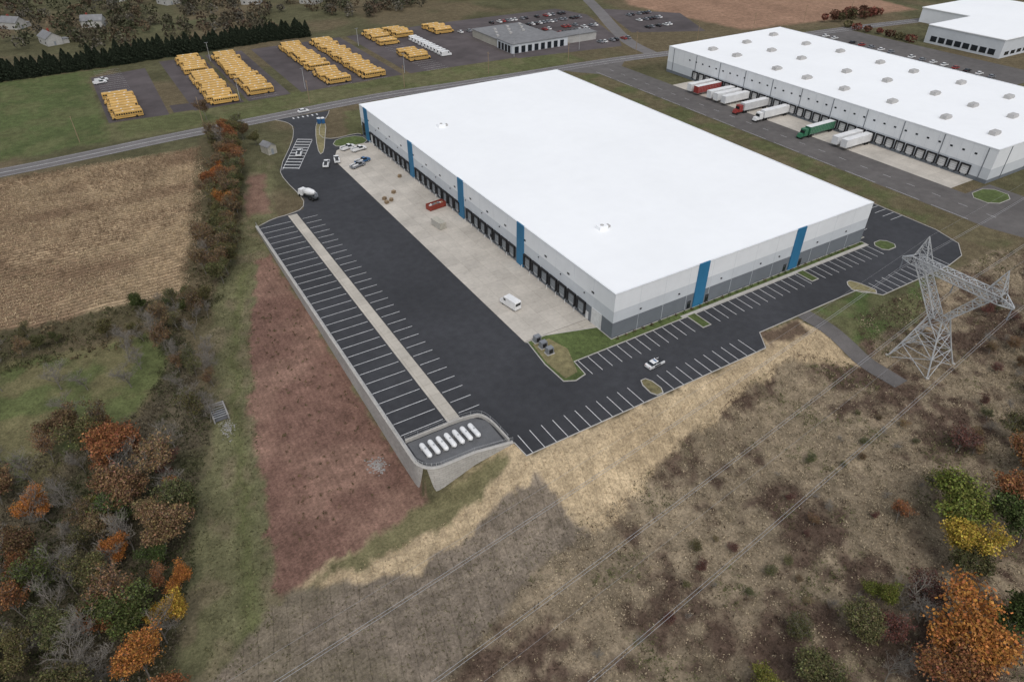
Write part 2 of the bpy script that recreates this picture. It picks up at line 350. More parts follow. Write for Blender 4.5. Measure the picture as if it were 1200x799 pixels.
kerb("drive_kerb",smooth([(-55.6,100.1),(-50,103.1),(-45,103.5),(-40,105.2),(-37.6,112),(-38.6,130),(-37.6,140),(-25.1,165),(-20.1,180),(-20.6,187),(-24,192.4)],1))
kerb("drive_kerb",smooth([(0,158.3),(-1,160.2),(-11,159.1),(-15.1,163),(-11,176),(-4,186),(-1,192.4)],1))
island("planting_island",[(-17.5,9),(-12.5,9),(-.2,5.3),(-.2,-.3),(91,-.3),(91,-2.6),(63.5,-2.6),(63.5,-7.5),(61,-7.5),(61,-2.6),(24,-2.6),(24,-8),(21.5,-8),(21.5,-2.6),(-12.5,-2.6),(-13,-7.5),(-16,-8.2),(-18.4,-7),(-18.6,0)],'grass',0)
sheet("bare_soil_patch",[(-17,7.5),(-12.5,7.5),(-11,2),(-12.5,-2),(-14,-6),(-17.5,-6.5),(-18,0)],.116,'drygrass')
sheet("sidewalk",[(20,-2.45),(91,-2.45),(91,-1.6),(20,-1.6)],.118,'kerb')
island("planting_island",[(-4.6,-15.5),(-2.2,-15.5),(-1.8,-21),(-5,-21)],'drygrass')
island("planting_island",[(68,-12.5),(70.4,-12.5),(72,-21),(66,-16.6)],'drygrass')
island("planting_island",[(92,1),(94,1),(94,150),(92,150)],'grass',0)
island("planting_island",[(92.5,-2.6),(97.5,-2.6),(98,-7.5),(92,-7.5)],'grass')
island("traffic_island",[(-21,146),(-18.5,148),(-13,163),(-8,176),(-8,182),(-11,180),(-17,162)],'drygrass')
island("planting_island",[(148,-7),(160,-7),(160,2),(148,2)],'grass')
island("planting_island",[(-14,152),(-9,148.5),(-.5,148.5),(-.5,157.5),(-10,158.5)],'grass')
mb=MB(); z=.008; y=-4.0
while y<101:
    mb.line(-55.2,y,-46,y,.15,z,'paint'); mb.line(-42.4,y,-37.6,y,.15,z,'paint'); y+=3.66
def row(x0,x1,ya,yb,skip=()):
    x=x0
    while x<=x1+.01:
        if not any(a<x<b for a,b in skip): mb.line(x,ya,x,yb,.14,z,'paint')
        x+=2.75
row(-11.5,90.5,-2.75,-8.2,((20.5,25),(60.5,64)))
row(-35.5,27.5,-21.2,-15.8,((-5.6,-1.4),)); row(73,101,-21.2,-15.8)
y=4
while y<148:
    mb.line(94.3,y,99.6,y,.15,z,'paint'); mb.line(111,y,116.4,y,.15,z,'paint'); y+=2.75
for i in range(11):
    t=i/10; xa=-36+13*t; ya=141+25*t; mb.line(xa,ya,xa+4.8,ya-3.2,.55,z,'paint')
mb.line(-31.5,137,-18.5,162,.16,.009,'paint'); mb.line(-36.5,139.5,-23,166,.16,.009,'paint')
for i in range(6): mb.line(-7-i*2,189.7,-7-i*2,191.4,.6,z,'paint')
for k in range(12): mb.line(131.6,-8+k*16,131.6,4+k*16,.12,z,'paint')
y=-12
while y<180: mb.line(140,y,140,y+3,.12,z,'paint'); y+=9
for k in range(16): mb.line(164+k*2.8,-19,164+k*2.8,-24.5,.12,z,'paint')
mb.obj("parking_markings")
mb=MB()
for d in (.18,-.18,3.7,-3.7):
    q=offset(RP[4:-8],d)
    for i in range(len(q)-1): mb.line(*q[i],*q[i+1],.12,.015,'paint')
mb.obj("road_markings")
mb=MB()
for cx in (-75,-37,-19,16,34,67): 
    for k in range(25): mb.line(cx-6,226+k*3.5,cx+6,226+k*3.5,.1,.006,'paint')
mb.obj("depot_markings")

# ------------------------------------------------------------------ retaining wall with fence
def wzf(x,y): return (hz(-57.5,y) if y>-10 else hz(x,-16.5) if x>-54 else -6.2)-.5
wp=[]
for i in range(len(WALL)-1):
    (ax,ay),(bx,by)=WALL[i],WALL[i+1]; n=max(1,int(math.hypot(bx-ax,by-ay)/4))
    wp+=[(ax+(bx-ax)*k/n,ay+(by-ay)*k/n) for k in range(n)]
wp.append(WALL[-1])
e=empty("retaining_wall"); mb=MB(); strip(mb,wp,.6,0,.12,'wallblk',False,wzf); mb.obj("block_face",e)
mb=MB(); strip(mb,wp,.75,.12,.24,'kerb'); mb.obj("coping",e)
mb=MB()
for i in range(len(wp)-1):
    a=Vector((*wp[i],0));b=Vector((*wp[i+1],0)); mb.cyl((a.x,a.y,.2),(0,0,1),.04,1.25,'steel',5)
    for zz in (.5,.85,1.2,1.42): mb.strut((a.x,a.y,zz),(b.x,b.y,zz),.018,'steel')
mb.obj("guard_fence")
e=empty("tank_pad_wall"); mb=MB(); pw=smooth([(-55.2,-6.2),(-40.5,-6.2),(-38.2,-8.5),(-37.9,-16.4)],2); strip(mb,pw,.35,0,.75,'kerb'); mb.obj("low_wall",e)
mb=MB()
for p in pw[::2]: mb.cyl((*p,.75),(0,0,1),.035,1.0,'steel',5)
for i in range(len(pw)-1):
    for zz in (1.1,1.7): mb.strut((*pw[i],zz),(*pw[i+1],zz),.02,'steel')
mb.obj("fence_rail",e)
sheet("tank_pad_pavement",[(-55,-6.6),(-41,-6.6),(-38.6,-9),(-38.6,-15.6),(-45,-14.9),(-51,-14.9),(-54,-13.2),(-55,-11)],.004,'padasph')
mb=MB()
pr=[(-2.1,.05),(-2.0,.3),(-1.75,.48),(-1.5,.52),(1.5,.52),(1.75,.48),(2.0,.3),(2.1,.05)]
for i in range(len(pr)-1): mb.cyl((0,pr[i][0],.8),(0,1,0),pr[i][1],pr[i+1][0]-pr[i][0],'pwhite',16,pr[i+1][1])
for yy_ in (-1.2,1.2): mb.box(-.45,.45,yy_-.12,yy_+.12,.02,.4,'kerb')
mb.cyl((0,0,1.28),(0,0,1),.2,.18,'steel',10)
tk=mb.mesh("storage_tank")
for i in range(7):
    o=link(bpy.data.objects.new("storage_tank",tk)); o.location=(-53.0+i*1.75,-10.8,0); o.rotation_euler[2]=.05

# ------------------------------------------------------------------ main warehouse
def ringbox(mb,x0,x1,y0,y1,z0,z1,t,k):
    mb.box(x0,x1,y0,y0+t,z0,z1,k);mb.box(x0,x1,y1-t,y1,z0,z1,k);mb.box(x0,x0+t,y0+t,y1-t,z0,z1,k);mb.box(x1-t,x1,y0+t,y1-t,z0,z1,k)
W=empty("warehouse_building"); H=12.3
mb=MB(); mb.box(0,91,0,156,0,4.3,'dkgray'); mb.box(-.02,91.02,-.02,156.02,4.3,7.4,'ltgray'); mb.box(-.04,91.04,-.04,156.04,7.4,H-.2,'white')
for k in range(1,12):
    x=k*7.6; mb.box(x-.03,x+.03,-.055,0,.05,H-.25,'ltgray')
for k in range(1,20):
    y=k*7.8; mb.box(-.055,0,y-.03,y+.03,4.4,H-.25,'ltgray'); mb.box(91,91.055,y-.03,y+.03,.05,H-.25,'ltgray')
mb.obj("walls",W)
mb=MB(); ringbox(mb,-.12,91.12,-.12,156.12,H-.2,H+.05,.4,'white'); mb.obj("parapet_cap",W)
mb=MB(); mb.box(.2,90.8,.2,155.8,H-.3,H-.12,'roof'); mb.obj("roof",W)
mb=MB()
for y in (40,74,110,150): mb.box(-.3,0,y-1.7,y+1.7,.05,H+.12,'blue')
for x in (27,61.6): mb.box(x-1.7,x+1.7,-.3,0,.05,H+.12,'blue')
mb.obj("blue_accent_panels",W)
def docks(mb,xw,ys_,dirn=-1,door='door'):
    for y in ys_:
        def bx(a,b,*r): mb.box(min(xw+dirn*a,xw+dirn*b),max(xw+dirn*a,xw+dirn*b),*r)
        bx(.02,.10,y-1.35,y+1.35,1.15,4.0,door)
        for zz in (1.8,2.5,3.2): bx(.10,.12,y-1.3,y+1.3,zz,zz+.04,'black')
        bx(0,.5,y-1.75,y-1.35,1.15,4.35,'black');bx(0,.5,y+1.35,y+1.75,1.15,4.35,'black');bx(0,.55,y-1.75,y+1.75,4.0,4.45,'black')
        bx(0,.25,y-1.2,y-.9,.6,1.1,'black');bx(0,.25,y+.9,y+1.2,.6,1.1,'black');bx(.0,.15,y-1.1,y+1.1,.9,1.12,'steel')
ysd=[12+4.05*k for k in range(34)]; ysd=[y for y in ysd if min(abs(y-q) for q in (40,74,110,150))>2.6]
mb=MB(); docks(mb,0,ysd); mb.obj("dock_doors",W)
mb=MB()
for y in ysd: mb.cyl((-.7,y+2.02,0),(0,0,1),.09,1.1,'pwhite',6); mb.box(-.06,0,y+1.85,y+2.2,1.2,4.2,'ltgray')
for y in (6,146.5): mb.box(-.12,0,y-1.9,y+1.9,.02,4.4,'doorw')
for y in (9.6,56,92,128): mb.box(-.1,0,y-.5,y+.5,.05,2.2,'doorw')
mb.obj("drive_in_doors",W)
mb=MB()
for k in range(15):
    y=8+k*10; mb.box(-.09,-.04,y-.5,y+.5,8.2,8.7,'glass'); mb.box(-.25,-.04,y+3,y+3.3,6.6,6.85,'black')
for x in (8,20,34,48,55,70,82): mb.box(x-.2,x+.2,-.25,-.03,5.6,5.9,'black')
for x in (24,30,58.5,64.5): mb.box(x-.55,x+.55,-.1,0,.02,2.3,'glass')
mb.box(-.12,0,152.2,155,1,6,'glass')
mb.obj("windows_and_lights",W)
mb=MB()
for (x,y) in ((16.7,27),(15.7,118)):
    mb.box(x-1.3,x+1.3,y-1,y+1,H-.12,H+.9,'roof'); mb.box(x+1.35,x+2.4,y-.6,y+.6,H-.12,H+.5,'hvac'); mb.cyl((x,y,H+.9),(0,0,1),.5,.12,'hvac',12)
mb.obj("rooftop_units",W)

Nb=empty("warehouse_building"); x0,x1,y0,y1=162,240,4,163
mb=MB(); mb.box(x0,x1,y0,y1,0,1.3,'dkgray'); mb.box(x0-.02,x1+.02,y0-.02,y1+.02,1.3,5,'ltgray'); mb.box(x0-.04,x1+.04,y0-.04,y1+.04,5,11.6,'white')
for k in range(11):
    y=y0+3+k*15.2; mb.box(x0-.2,x0-.02,y-.12,y+.12,.6,11.5,'dkgray')
for k in range(5): mb.box(x0+8+k*15,x0+8.25+k*15,y0-.2,y0-.02,.6,11.5,'dkgray')
for k in range(1,40): mb.box(x0-.06,x0,y0+k*4-.03,y0+k*4+.03,5.1,11.4,'ltgray')
mb.obj("walls",Nb)
mb=MB(); ringbox(mb,x0-.12,x1+.12,y0-.12,y1+.12,11.6,11.9,.4,'white'); mb.obj("parapet_cap",Nb)
mb=MB(); mb.box(x0+.2,x1-.2,y0+.2,y1-.2,11.5,11.7,'roof'); mb.obj("roof",Nb)
nys=[12+4.1*k for k in range(33)]
mb=MB(); docks(mb,x0,nys,-1,'doorw'); mb.obj("dock_doors",Nb)
mb=MB()
for k in range(33): mb.box(x0-.09,x0-.03,10+k*4.3,10+k*4.3+.9,8.2,8.8,'glass')
mb.obj("clerestory_windows",Nb)
mb=MB()
for cx in (176,198,222):
    for k in range(8):
        x=cx+random.uniform(-2,2);y=16+k*19+random.uniform(-4,4)
        mb.tbox(x-1.8,x+1.8,y-1.2,y+1.2,11.7,13,'hvac',.1,.1,.1); mb.box(x+1.85,x+3.0,y-.8,y+.8,11.7,12.3,'hvac')
mb.obj("rooftop_units",Nb)

D=empty("depot_building"); mb=MB(); mb.box(114,150,231,247,0,4.6,'ltgray'); mb.box(114.5,146,247.1,276,0,4,'tan'); mb.box(150.1,172,234,243,0,4,'siding'); mb.obj("walls",D)
mb=MB(); mb.box(113.6,150.2,230.6,247,4.6,4.9,'grayroof'); mb.box(114.1,146.4,247.2,276.4,4,4.3,'grayroof'); mb.box(150.4,172.4,233.6,243.4,4,4.3,'grayroof'); mb.obj("roof",D)
mb=MB(); 
for k in range(8): mb.box(115.5+k*4.2,118+k*4.2,230.9,231,.1,3.4,'glass')
for k in range(4): mb.box(113.9,114,233+k*3.4,235.4+k*3.4,.1,3.6,'black')
mb.obj("doors",D)
mb=MB()
for k in range(9): mb.box(117+k*3.2,118.4+k*3.2,252+(k*7%19),253.4+(k*7%19),4.3,5.2,'hvac')
mb.obj("rooftop_units",D)
Fa=empty("factory_building"); mb=MB(); mb.box(326,430,90,132,0,9,'ltgray'); mb.box(372,440,132.2,165,0,8,'white'); mb.obj("walls",Fa)
mb=MB(); mb.box(325.6,430.4,89.6,132,9,9.4,'roof'); mb.box(371.6,440.4,132.3,165.4,8,8.4,'roof'); mb.obj("roof",Fa)
mb=MB()
for k in range(8): mb.box(325.9,326,93+k*4.6,96.5+k*4.6,1.2,4,'glass')
for k in range(14): mb.box(330+k*6,334+k*6,89.9,90,1.2,3,'glass')
mb.obj("windows",Fa)
sheet("car_park_asphalt",[(262,60),(316,60),(316,178),(262,172)],0,'yard')
def house(name,x,y,w,l,h,rot,wall='siding',roof='grayroof'):
    e=empty(name,(x,y,hz(x,y))); e.rotation_euler[2]=rot
    mb=MB(); mb.box(-w/2,w/2,-l/2,l/2,-.3,h,wall); mb.prof([(-w/2,h),(w/2,h),(0,h+w*.32)],-l/2+.02,l/2-.02,wall); mb.box(w*.1,w*.22,l*.2,l*.28,h,h+w*.42,'rust'); mb.box(w/2+.01,w/2+3.6,-l/2+.6,-l/2+5,-.3,h*.6,wall); mb.obj("walls",e)
    mb=MB()
    for sg in (-1,1):
        mb.add([(sg*(w/2+.4),-l/2-.4,h-.15),(sg*(w/2+.4),l/2+.4,h-.15),(0,l/2+.4,h+w*.32+.12),(0,-l/2-.4,h+w*.32+.12)],[(0,1,2,3) if sg>0 else (3,2,1,0)],roof)
    mb.box(w/2+.45,w/2+3.9,-l/2+.3,-l/2+5.3,h*.6,h*.6+.15,roof); mb.obj("roof",e)
    mb=MB()
    for k in (-.3,.3): mb.box(w/2,w/2+.05,l*k-.5,l*k+.5,.9,2,'glass'); mb.box(-w/2-.05,-w/2,l*k-.5,l*k+.5,.9,2,'glass')
    mb.box(-.5,.5,-l/2-.06,-l/2,0,2.1,'door'); mb.obj("windows_and_door",e)
mb=MB(); e=empty("utility_shed",(-36,158,hz(-36,158))); e.rotation_euler[2]=.3
mb.box(-1.75,1.75,-2.5,2.5,-.3,3,'tan'); mb.prof([(-1.75,3),(1.75,3),(0,4)],-2.48,2.48,'tan'); mb.obj("walls",e)
mb=MB(); mb.add([(2,-2.8,2.9),(2,2.8,2.9),(0,2.8,4.12),(0,-2.8,4.12)],[(0,1,2,3)],'grayroof'); mb.add([(-2,-2.8,2.9),(-2,2.8,2.9),(0,2.8,4.12),(0,-2.8,4.12)],[(3,2,1,0)],'grayroof'); mb.obj("roof",e)
mb=MB(); mb.box(-.5,.5,-2.56,-2.5,0,2.1,'door'); mb.obj("door",e)
for (x,y,r) in ((-95,385,.3),(-70,420,1.2),(-112,440,.8),(-20,470,.4),(30,440,1.0),(-50,500,.1),(65,420,.6),(0,520,.2)): house("house",x,y,8,12,4,r)

e=empty("culvert_headwall",(-84,27,hz(-84,27))); mb=MB(); mb.box(-1.6,-1.3,-2.6,2.6,-.3,1.0,'rock'); mb.box(1.3,1.6,-2.6,2.6,-.3,1.0,'rock'); mb.box(-1.3,1.3,2.3,2.6,-.3,1.0,'rock'); mb.box(-1.3,1.3,-2.5,2.3,.02,.1,'padasph')
for k in range(6): mb.box(-1.3,1.3,-2.2+k*.75,-2.12+k*.75,.8,.9,'steel')
mb.obj("walls",e)
for i in range(3):
    mb=MB(); mb.box(-1,1,-.8,.8,0,.15,'kerb'); mb.tbox(-.85,.85,-.65,.65,.15,1.7,'pgrey',.1,.1,.05); mb.box(-.5,.5,-.7,-.64,.3,1.4,'pblack'); o=mb.obj("transformer_cabinet"); o.location=(-15.5,8-i*2.6,.11)
def rocks(name,cx,cy,rx,ry,n,s):
    vs=[];fs=[]
    for i in range(n):
        x=cx+random.gauss(0,rx/2);y=cy+random.gauss(0,ry/2);z=hz(x,y);r=s*random.uniform(.5,1.3);o=len(vs)
        for d in ((1,0,0),(-1,0,0),(0,1,0),(0,-1,0),(0,0,1),(0,0,-1)): vs.append((x+d[0]*r*random.uniform(.7,1.2),y+d[1]*r*random.uniform(.7,1.2),z+d[2]*r*.6))
        for t in ((0,2,4),(2,1,4),(1,3,4),(3,0,4),(2,0,5),(1,2,5),(3,1,5),(0,3,5)): fs.append(tuple(o+j for j in t))
    me=bpy.data.meshes.new(name);me.from_pydata(vs,[],fs);me.materials.append(M['rock']);link(bpy.data.objects.new(name,me))
rocks("riprap_rocks",-60.5,-3,1.6,2.2,160,.22); rocks("riprap_rocks",-83.5,22,1.2,3,120,.2)

# ------------------------------------------------------------------ transmission tower and wires
T=empty("transmission_tower",(58,-41,hz(58,-41))); mb=MB()
def leg4(hx,hy,z): return [(-hx,-hy,z),(hx,-hy,z),(hx,hy,z),(-hx,hy,z)]
lv=[leg4(5,5,-.3),leg4(3.7,3.7,4),leg4(2.6,2.6,8),leg4(1.6,1.6,12)]
for a,b_ in zip(lv,lv[1:]):
    for i in range(4):
        j=(i+1)%4; mb.strut(a[i],b_[i],.17,'steel'); mb.strut(a[i],b_[j],.09,'steel'); mb.strut(a[j],b_[i],.09,'steel'); mb.strut(b_[i],b_[j],.09,'steel')
        for w_ in (b_[i],b_[j]): mb.strut([(a[i][q]+w_[q])/2 for q in range(3)] if w_ is b_[i] else [(a[j][q]+w_[q])/2 for q in range(3)],[(a[i][q]+b_[j][q])/2 for q in range(3)],.05,'steel')
def lattice(A,B,n,wd,r=.065,main=.13):
    prev=None
    for k in range(n+1):
        t=k/n; s_=[tuple(A[i][q]+(B[i][q]-A[i][q])*t for q in range(3)) for i in range(4)]
        for i in range(4): mb.strut(s_[i],s_[(i+1)%4],r,'steel')
        if prev:
            for i in range(4):
                j=(i+1)%4; mb.strut(prev[i],s_[i],main,'steel'); mb.strut(prev[i],s_[j],r,'steel')
                if wd: mb.strut(prev[j],s_[i],r,'steel')
        prev=s_
ZB=21.0
for sg in (-1,1):
    A=[(-1.6,sg*1.6,12),(1.6,sg*1.6,12),(1.6,sg*.3,12.2),(-1.6,sg*.3,12.2)]
    B=[(-1.1,sg*8.2,ZB),(1.1,sg*8.2,ZB),(1.1,sg*6.0,ZB),(-1.1,sg*6.0,ZB)]
    lattice(A,B,6,True)
    top=(0,sg*8.4,28); base=((-1.1,sg*9.6,ZB+1.8),(1.1,sg*9.6,ZB+1.8),(1.1,sg*6.4,ZB+1.8),(-1.1,sg*6.4,ZB+1.8)); pp=base
    for p in base: mb.strut(p,top,.1,'steel')
    for t in (.25,.5,.75):
        ps=[tuple(p[q]+(top[q]-p[q])*t for q in range(3)) for p in base]
        for i in range(4): mb.strut(ps[i],ps[(i+1)%4],.05,'steel'); mb.strut(pp[i],ps[(i+1)%4],.05,'steel')
        pp=ps
    lattice([(-1.1,sg*9.6,ZB),(1.1,sg*9.6,ZB),(1.1,sg*9.6,ZB+1.8),(-1.1,sg*9.6,ZB+1.8)],[(-.1,sg*12.2,ZB),(.1,sg*12.2,ZB),(.1,sg*12.2,ZB+.3),(-.1,sg*12.2,ZB+.3)],3,False)
lattice([(-1.1,-9.6,ZB),(1.1,-9.6,ZB),(1.1,-9.6,ZB+1.8),(-1.1,-9.6,ZB+1.8)],[(-1.1,9.6,ZB),(1.1,9.6,ZB),(1.1,9.6,ZB+1.8),(-1.1,9.6,ZB+1.8)],12,True)
mb.obj("lattice_frame",T)
mb=MB()
for yy_ in (-11.9,0,11.9):
    for k in range(9): mb.cyl((0,yy_,ZB-.3-k*.28),(0,0,-1),.16,.12,'pgrey',8)
    mb.cyl((0,yy_,ZB-.0),(0,0,-1),.04,2.8,'steel',5)
mb.obj("insulator_strings",T)
mb=MB()
for p in leg4(5,5,-.5): mb.cyl(p,(0,0,1),.4,.8,'kerb',8)
mb.obj("footings",T)
tz=hz(58,-41); wi=empty("power_lines"); mb=MB()
def span(a,b,sag,r,n=36):
    a=Vector(a);b=Vector(b);p=None
    for k in range(n+1):
        t=k/n;q=a+(b-a)*t;q.z-=4*sag*t*(1-t)
        if p is not None: mb.strut(p,q,r,'wire')
        p=q
for yy_ in (-11.9,0,11.9):
    for o_ in (-.22,.22):
        span((58,-41+yy_+o_,tz+18.3),(-190,-41+yy_+o_-30,tz+20),5,.029); span((58,-41+yy_+o_,tz+18.3),(330,-41+yy_+o_+33,20),6,.029)
for yy_ in (-8.4,8.4): span((58,-41+yy_,tz+28),(-190,-71+yy_,tz+30),4,.012); span((58,-41+yy_,tz+28),(330,-8+yy_,30),4,.012)
mb.obj("conductors",wi)

# ------------------------------------------------------------------ vehicles
def wheels(mb,xs_,w,r,t=.25):
    for x in xs_:
        for sy in (-1,1): mb.cyl((x,sy*(w/2-.02)-(t if sy>0 else 0),r),(0,1,0),r,t,'tire',14); mb.cyl((x,sy*(w/2+.0)-(.02 if sy>0 else 0),r),(0,1,0),r*.55,.02,'steel',8)
def car_mesh(paint,two=False):
    mb=MB()
    mb.prof([(-2.3,.35),(-2.3,.8),(-2.15,.98),(-1.3,1.02),(.95,.98),(2.0,.82),(2.3,.62),(2.32,.35)],-.9,.9,paint)
    mb.tbox(-1.75,1.15,-.82,.82,1.0,1.44,'glass',.5,.75,.14,paint)
    mb.tbox(-1.2,.35,-.69,.69,1.441,1.475,'pwhite' if two else paint,.04,.04,.03)
    for sy in (-1,1):
        mb.box(-.35,-.25,sy*.80-.04,sy*.80+.04,1.0,1.3,paint); mb.box(.75,.95,sy*.98-.08,sy*.98+.08,.95,1.08,paint)
        mb.box(2.2,2.31,sy*.62-.2,sy*.62+.2,.6,.72,'pwhite'); mb.box(-2.31,-2.2,sy*.65-.18,sy*.65+.18,.72,.86,'pred')
        if two: mb.box(-.9,.9,sy*.905-.006,sy*.905+.006,.45,.9,'pblack')
    if two: mb.box(-.3,-.05,-.5,.5,1.48,1.58,'pblue'); mb.box(1.2,2.1,-.7,.7,.93,.945,'pblack')
    wheels(mb,(-1.4,1.4),1.8,.34,.22); return mb.mesh("car_body")
def bus_mesh():
    mb=MB(); mb.tbox(-6,4.4,-1.2,1.2,.5,2.75,'yellow',0,0,.05); mb.tbox(-5.98,4.38,-1.14,1.14,2.75,2.98,'yellow',.15,.1,.35)
    mb.tbox(4.4,5.9,-1.0,1.0,.5,1.55,'yellow',0,.25,.12); mb.tbox(4.41,4.7,-1.05,1.05,1.56,2.6,'glass',0,.2,.1)
    for sy in (-1,1):
        for k in range(11): mb.box(-5.6+k*.9,-4.95+k*.9,sy*1.18-.02,sy*1.18+.02,1.75,2.35,'glass')
        mb.box(-5.9,4.3,sy*1.21-.015,sy*1.21+.015,1.1,1.18,'pblack')
        mb.cyl((5.1,sy*.95-.15,.5),(0,1,0),.5,.3,'tire',12); mb.cyl((-3.4,sy*1.1-.15,.5),(0,1,0),.5,.3,'tire',12)
    mb.box(-6.02,-6,-.9,.9,1.7,2.4,'glass'); mb.box(-3,-2.2,-.35,.35,2.98,3.05,'pwhite'); mb.box(1,1.6,-.35,.35,2.98,3.05,'pwhite')
    mb.box(5.9,6.1,-1.15,1.15,.45,.75,'pblack'); mb.box(-6.2,-6.02,-1.15,1.15,.45,.7,'pblack'); return mb.mesh("school_bus")
def trailer_mesh(c='trl',tractor=None,front='pwhite'):
    mb=MB(); L=14.5; mb.tbox(0,L,-1.28,1.28,1.15,4.05,c,0,0,0,'pwhite')
    for k in range(1,15): 
        for sy in (-1,1): mb.box(k*.97-.02,k*.97+.02,sy*1.285-.012,sy*1.285+.012,1.2,4.0,'ltgray')
    mb.box(.3,L-.5,-.5,.5,.95,1.14,'pblack')
    for x in (1.2,2.4): 
        for sy in (-1,1): mb.cyl((x,sy*1.0-.25,.5),(0,1,0),.5,.5,'tire',12)
    for sy in (-1,1): mb.box(10.2,10.4,sy*.7-.08,sy*.7+.08,0.02,1.0,'steel')
    if tractor:
        mb.box(L-2.4,L+4.2,-.5,.5,.7,.95,'pblack'); mb.tbox(L+.7,L+2.9,-1.2,1.2,.95,3.6,tractor,.1,.35,.1); mb.tbox(L+2.9,L+4.6,-.95,.95,.7,2.0,tractor,0,.35,.15)
        mb.tbox(L+2.7,L+2.92,-1.0,1.0,2.15,3.1,'glass',0,.12,.1)
        for x in (L-1.6,L-.3,L+3.7):
            for sy in (-1,1): mb.cyl((x,sy*1.0-.25,.5),(0,1,0),.5,.5,'tire',12)
    return mb.mesh("semi_trailer")
def van_mesh(c='pwhite'):
    mb=MB(); mb.prof([(-2.9,.4),(-2.9,2.4),(-2.7,2.6),(1.5,2.6),(2.0,1.6),(2.85,1.3),(2.95,.4)],-1.0,1.0,c)
    mb.quad([(1.56,-.85,2.5),(2.02,-.9,1.62),(2.02,.9,1.62),(1.56,.85,2.5)],'glass')
    mb.box(.7,1.5,-1.02,1.02,1.6,2.25,'glass'); wheels(mb,(-1.9,1.9),2.0,.38); mb.box(-2.93,-2.9,-.8,.8,1.5,2.2,'glass'); mb.box(2.9,3.02,-.9,.9,.4,.65,'pblack'); return mb.mesh("van")
def truck_mesh(c='pwhite',bed='pwhite'):
    mb=MB(); mb.tbox(-2.9,.2,-1.0,1.0,.55,1.15,c); 
    mb.box(-2.75,.1,-.8,.8,1.151,1.17,'pblack'); mb.tbox(.2,1.4,-.98,.98,.55,1.1,c); mb.tbox(-.2,1.6,-.92,.92,1.1,1.8,'glass',.25,.5,.12,c); mb.tbox(1.4,2.9,-.98,.98,.5,1.15,c,0,.15,.05)
    wheels(mb,(-1.9,1.9),2.0,.42); mb.box(2.86,3.0,-.9,.9,.45,.7,'steel'); 
    if bed!='none': mb.box(-2.8,-.4,-.95,-.6,1.15,1.5,bed); mb.box(-2.8,-.4,.6,.95,1.15,1.5,bed)
    return mb.mesh("pickup")
def mixer_mesh():
    mb=MB(); mb.box(-4,3.6,-.5,.5,.6,.95,'pblack'); mb.tbox(2.0,3.9,-1.15,1.15,.6,2.6,'pwhite',.05,.45,.12); mb.tbox(3.45,3.75,-1,1,1.6,2.4,'glass',0,.15,.08)
    for (a,b_,r1,r2) in ((-3.6,-2.4,.5,.95),(-2.4,-.2,.95,1.2),(-.2,1.1,1.2,.9),(1.1,1.7,.9,.4)): mb.cyl((a,0,2.3-a*.12),(b_-a,0,-(b_-a)*.12),r1,(b_-a)*1.01,'pwhite',14,r2)
    mb.tbox(-4.6,-3.5,-.4,.4,1.6,2.9,'pgrey',0,.3,.1)
    for x in (-3,-1.7,3.0):
        for sy in (-1,1): mb.cyl((x,sy*.95-.2,.5),(0,1,0),.5,.4,'tire',12)
    return mb.mesh("mixer_truck")
def place(name,me,x,y,rot=0,z=None,s=1):
    o=link(bpy.data.objects.new(name,me)); o.location=(x,y,.004 if z is None else z); o.rotation_euler[2]=rot; o.scale=(s,)*3; return o
cars=[car_mesh(k) for k in ('pwhite','pgrey','pblack','pwhite','pgrey','pred','pgrey','pblack','pwhite')]
bus=bus_mesh(); deg=math.radians; vanm=van_mesh(); pkw=truck_mesh('pwhite')
place("police_car",car_mesh('pwhite',True),2,-13,deg(4))
place("cargo_van",vanm,-13,24,deg(100))
place("parked_car",cars[0],-11,196,deg(5),.02)
place("mixer_truck",mixer_mesh(),-36,112,deg(112))
place("pickup_truck",truck_mesh('pblue'),-10,131,deg(15)); place("pickup_truck",truck_mesh('pgrey'),-13,128,deg(20))
place("pickup_truck",pkw,-10,146,deg(15)); place("pickup_truck",pkw,-7,142.5,deg(10)); place("pickup_truck",pkw,-17.5,137,deg(75))
place("pickup_truck",pkw,-27,150,deg(65)); place("pickup_truck",pkw,-22,135,deg(65))
mb=MB(); mb.box(-.6,.6,-.6,.6,.1,2.1,'pblue'); mb.tbox(-.65,.65,-.65,.65,2.1,2.4,'pwhite',.1,.1,.1); mb.box(.6,.62,-.35,.35,.2,1.9,'pwhite'); pt=mb.mesh("portable_toilet")
place("portable_toilet",pt,-8.5,178,0,.11); place("portable_toilet",pt,-10,178.5,.2,.11)
def dumpster(name,k,x,y,rot):
    mb=MB(); mb.box(-3,3,-1.2,1.2,.15,.25,k); mb.box(-3,3,-1.2,-1.12,.25,1.8,k);mb.box(-3,3,1.12,1.2,.25,1.8,k);mb.box(-3,-2.92,-1.12,1.12,.25,1.8,k);mb.box(2.92,3,-1.12,1.12,.25,1.8,k)
    for i in range(8):
        for sy in (-1,1): mb.box(-2.7+i*.75,-2.6+i*.75,sy*1.24-.04,sy*1.24+.04,.2,1.8,k)
    mb.box(-2.9,2.9,-1.1,1.1,.26,1.1,'wood')
    for i in range(9): mb.tbox(-2.6+i*.6,-2.1+i*.6,-.9+random.random(),.2+random.random()*.6,1.1,1.2+random.random()*.6,random.choice(['tan','wood','pwhite','pgrey']),.1,.1,.1)
    o=mb.obj(name); o.location=(x,y,.006); o.rotation_euler[2]=rot
dumpster("open_dumpster",'rust',-4,84,deg(8))
mb=MB(); mb.box(-3,3,-1.2,1.2,.1,2.5,'tan')
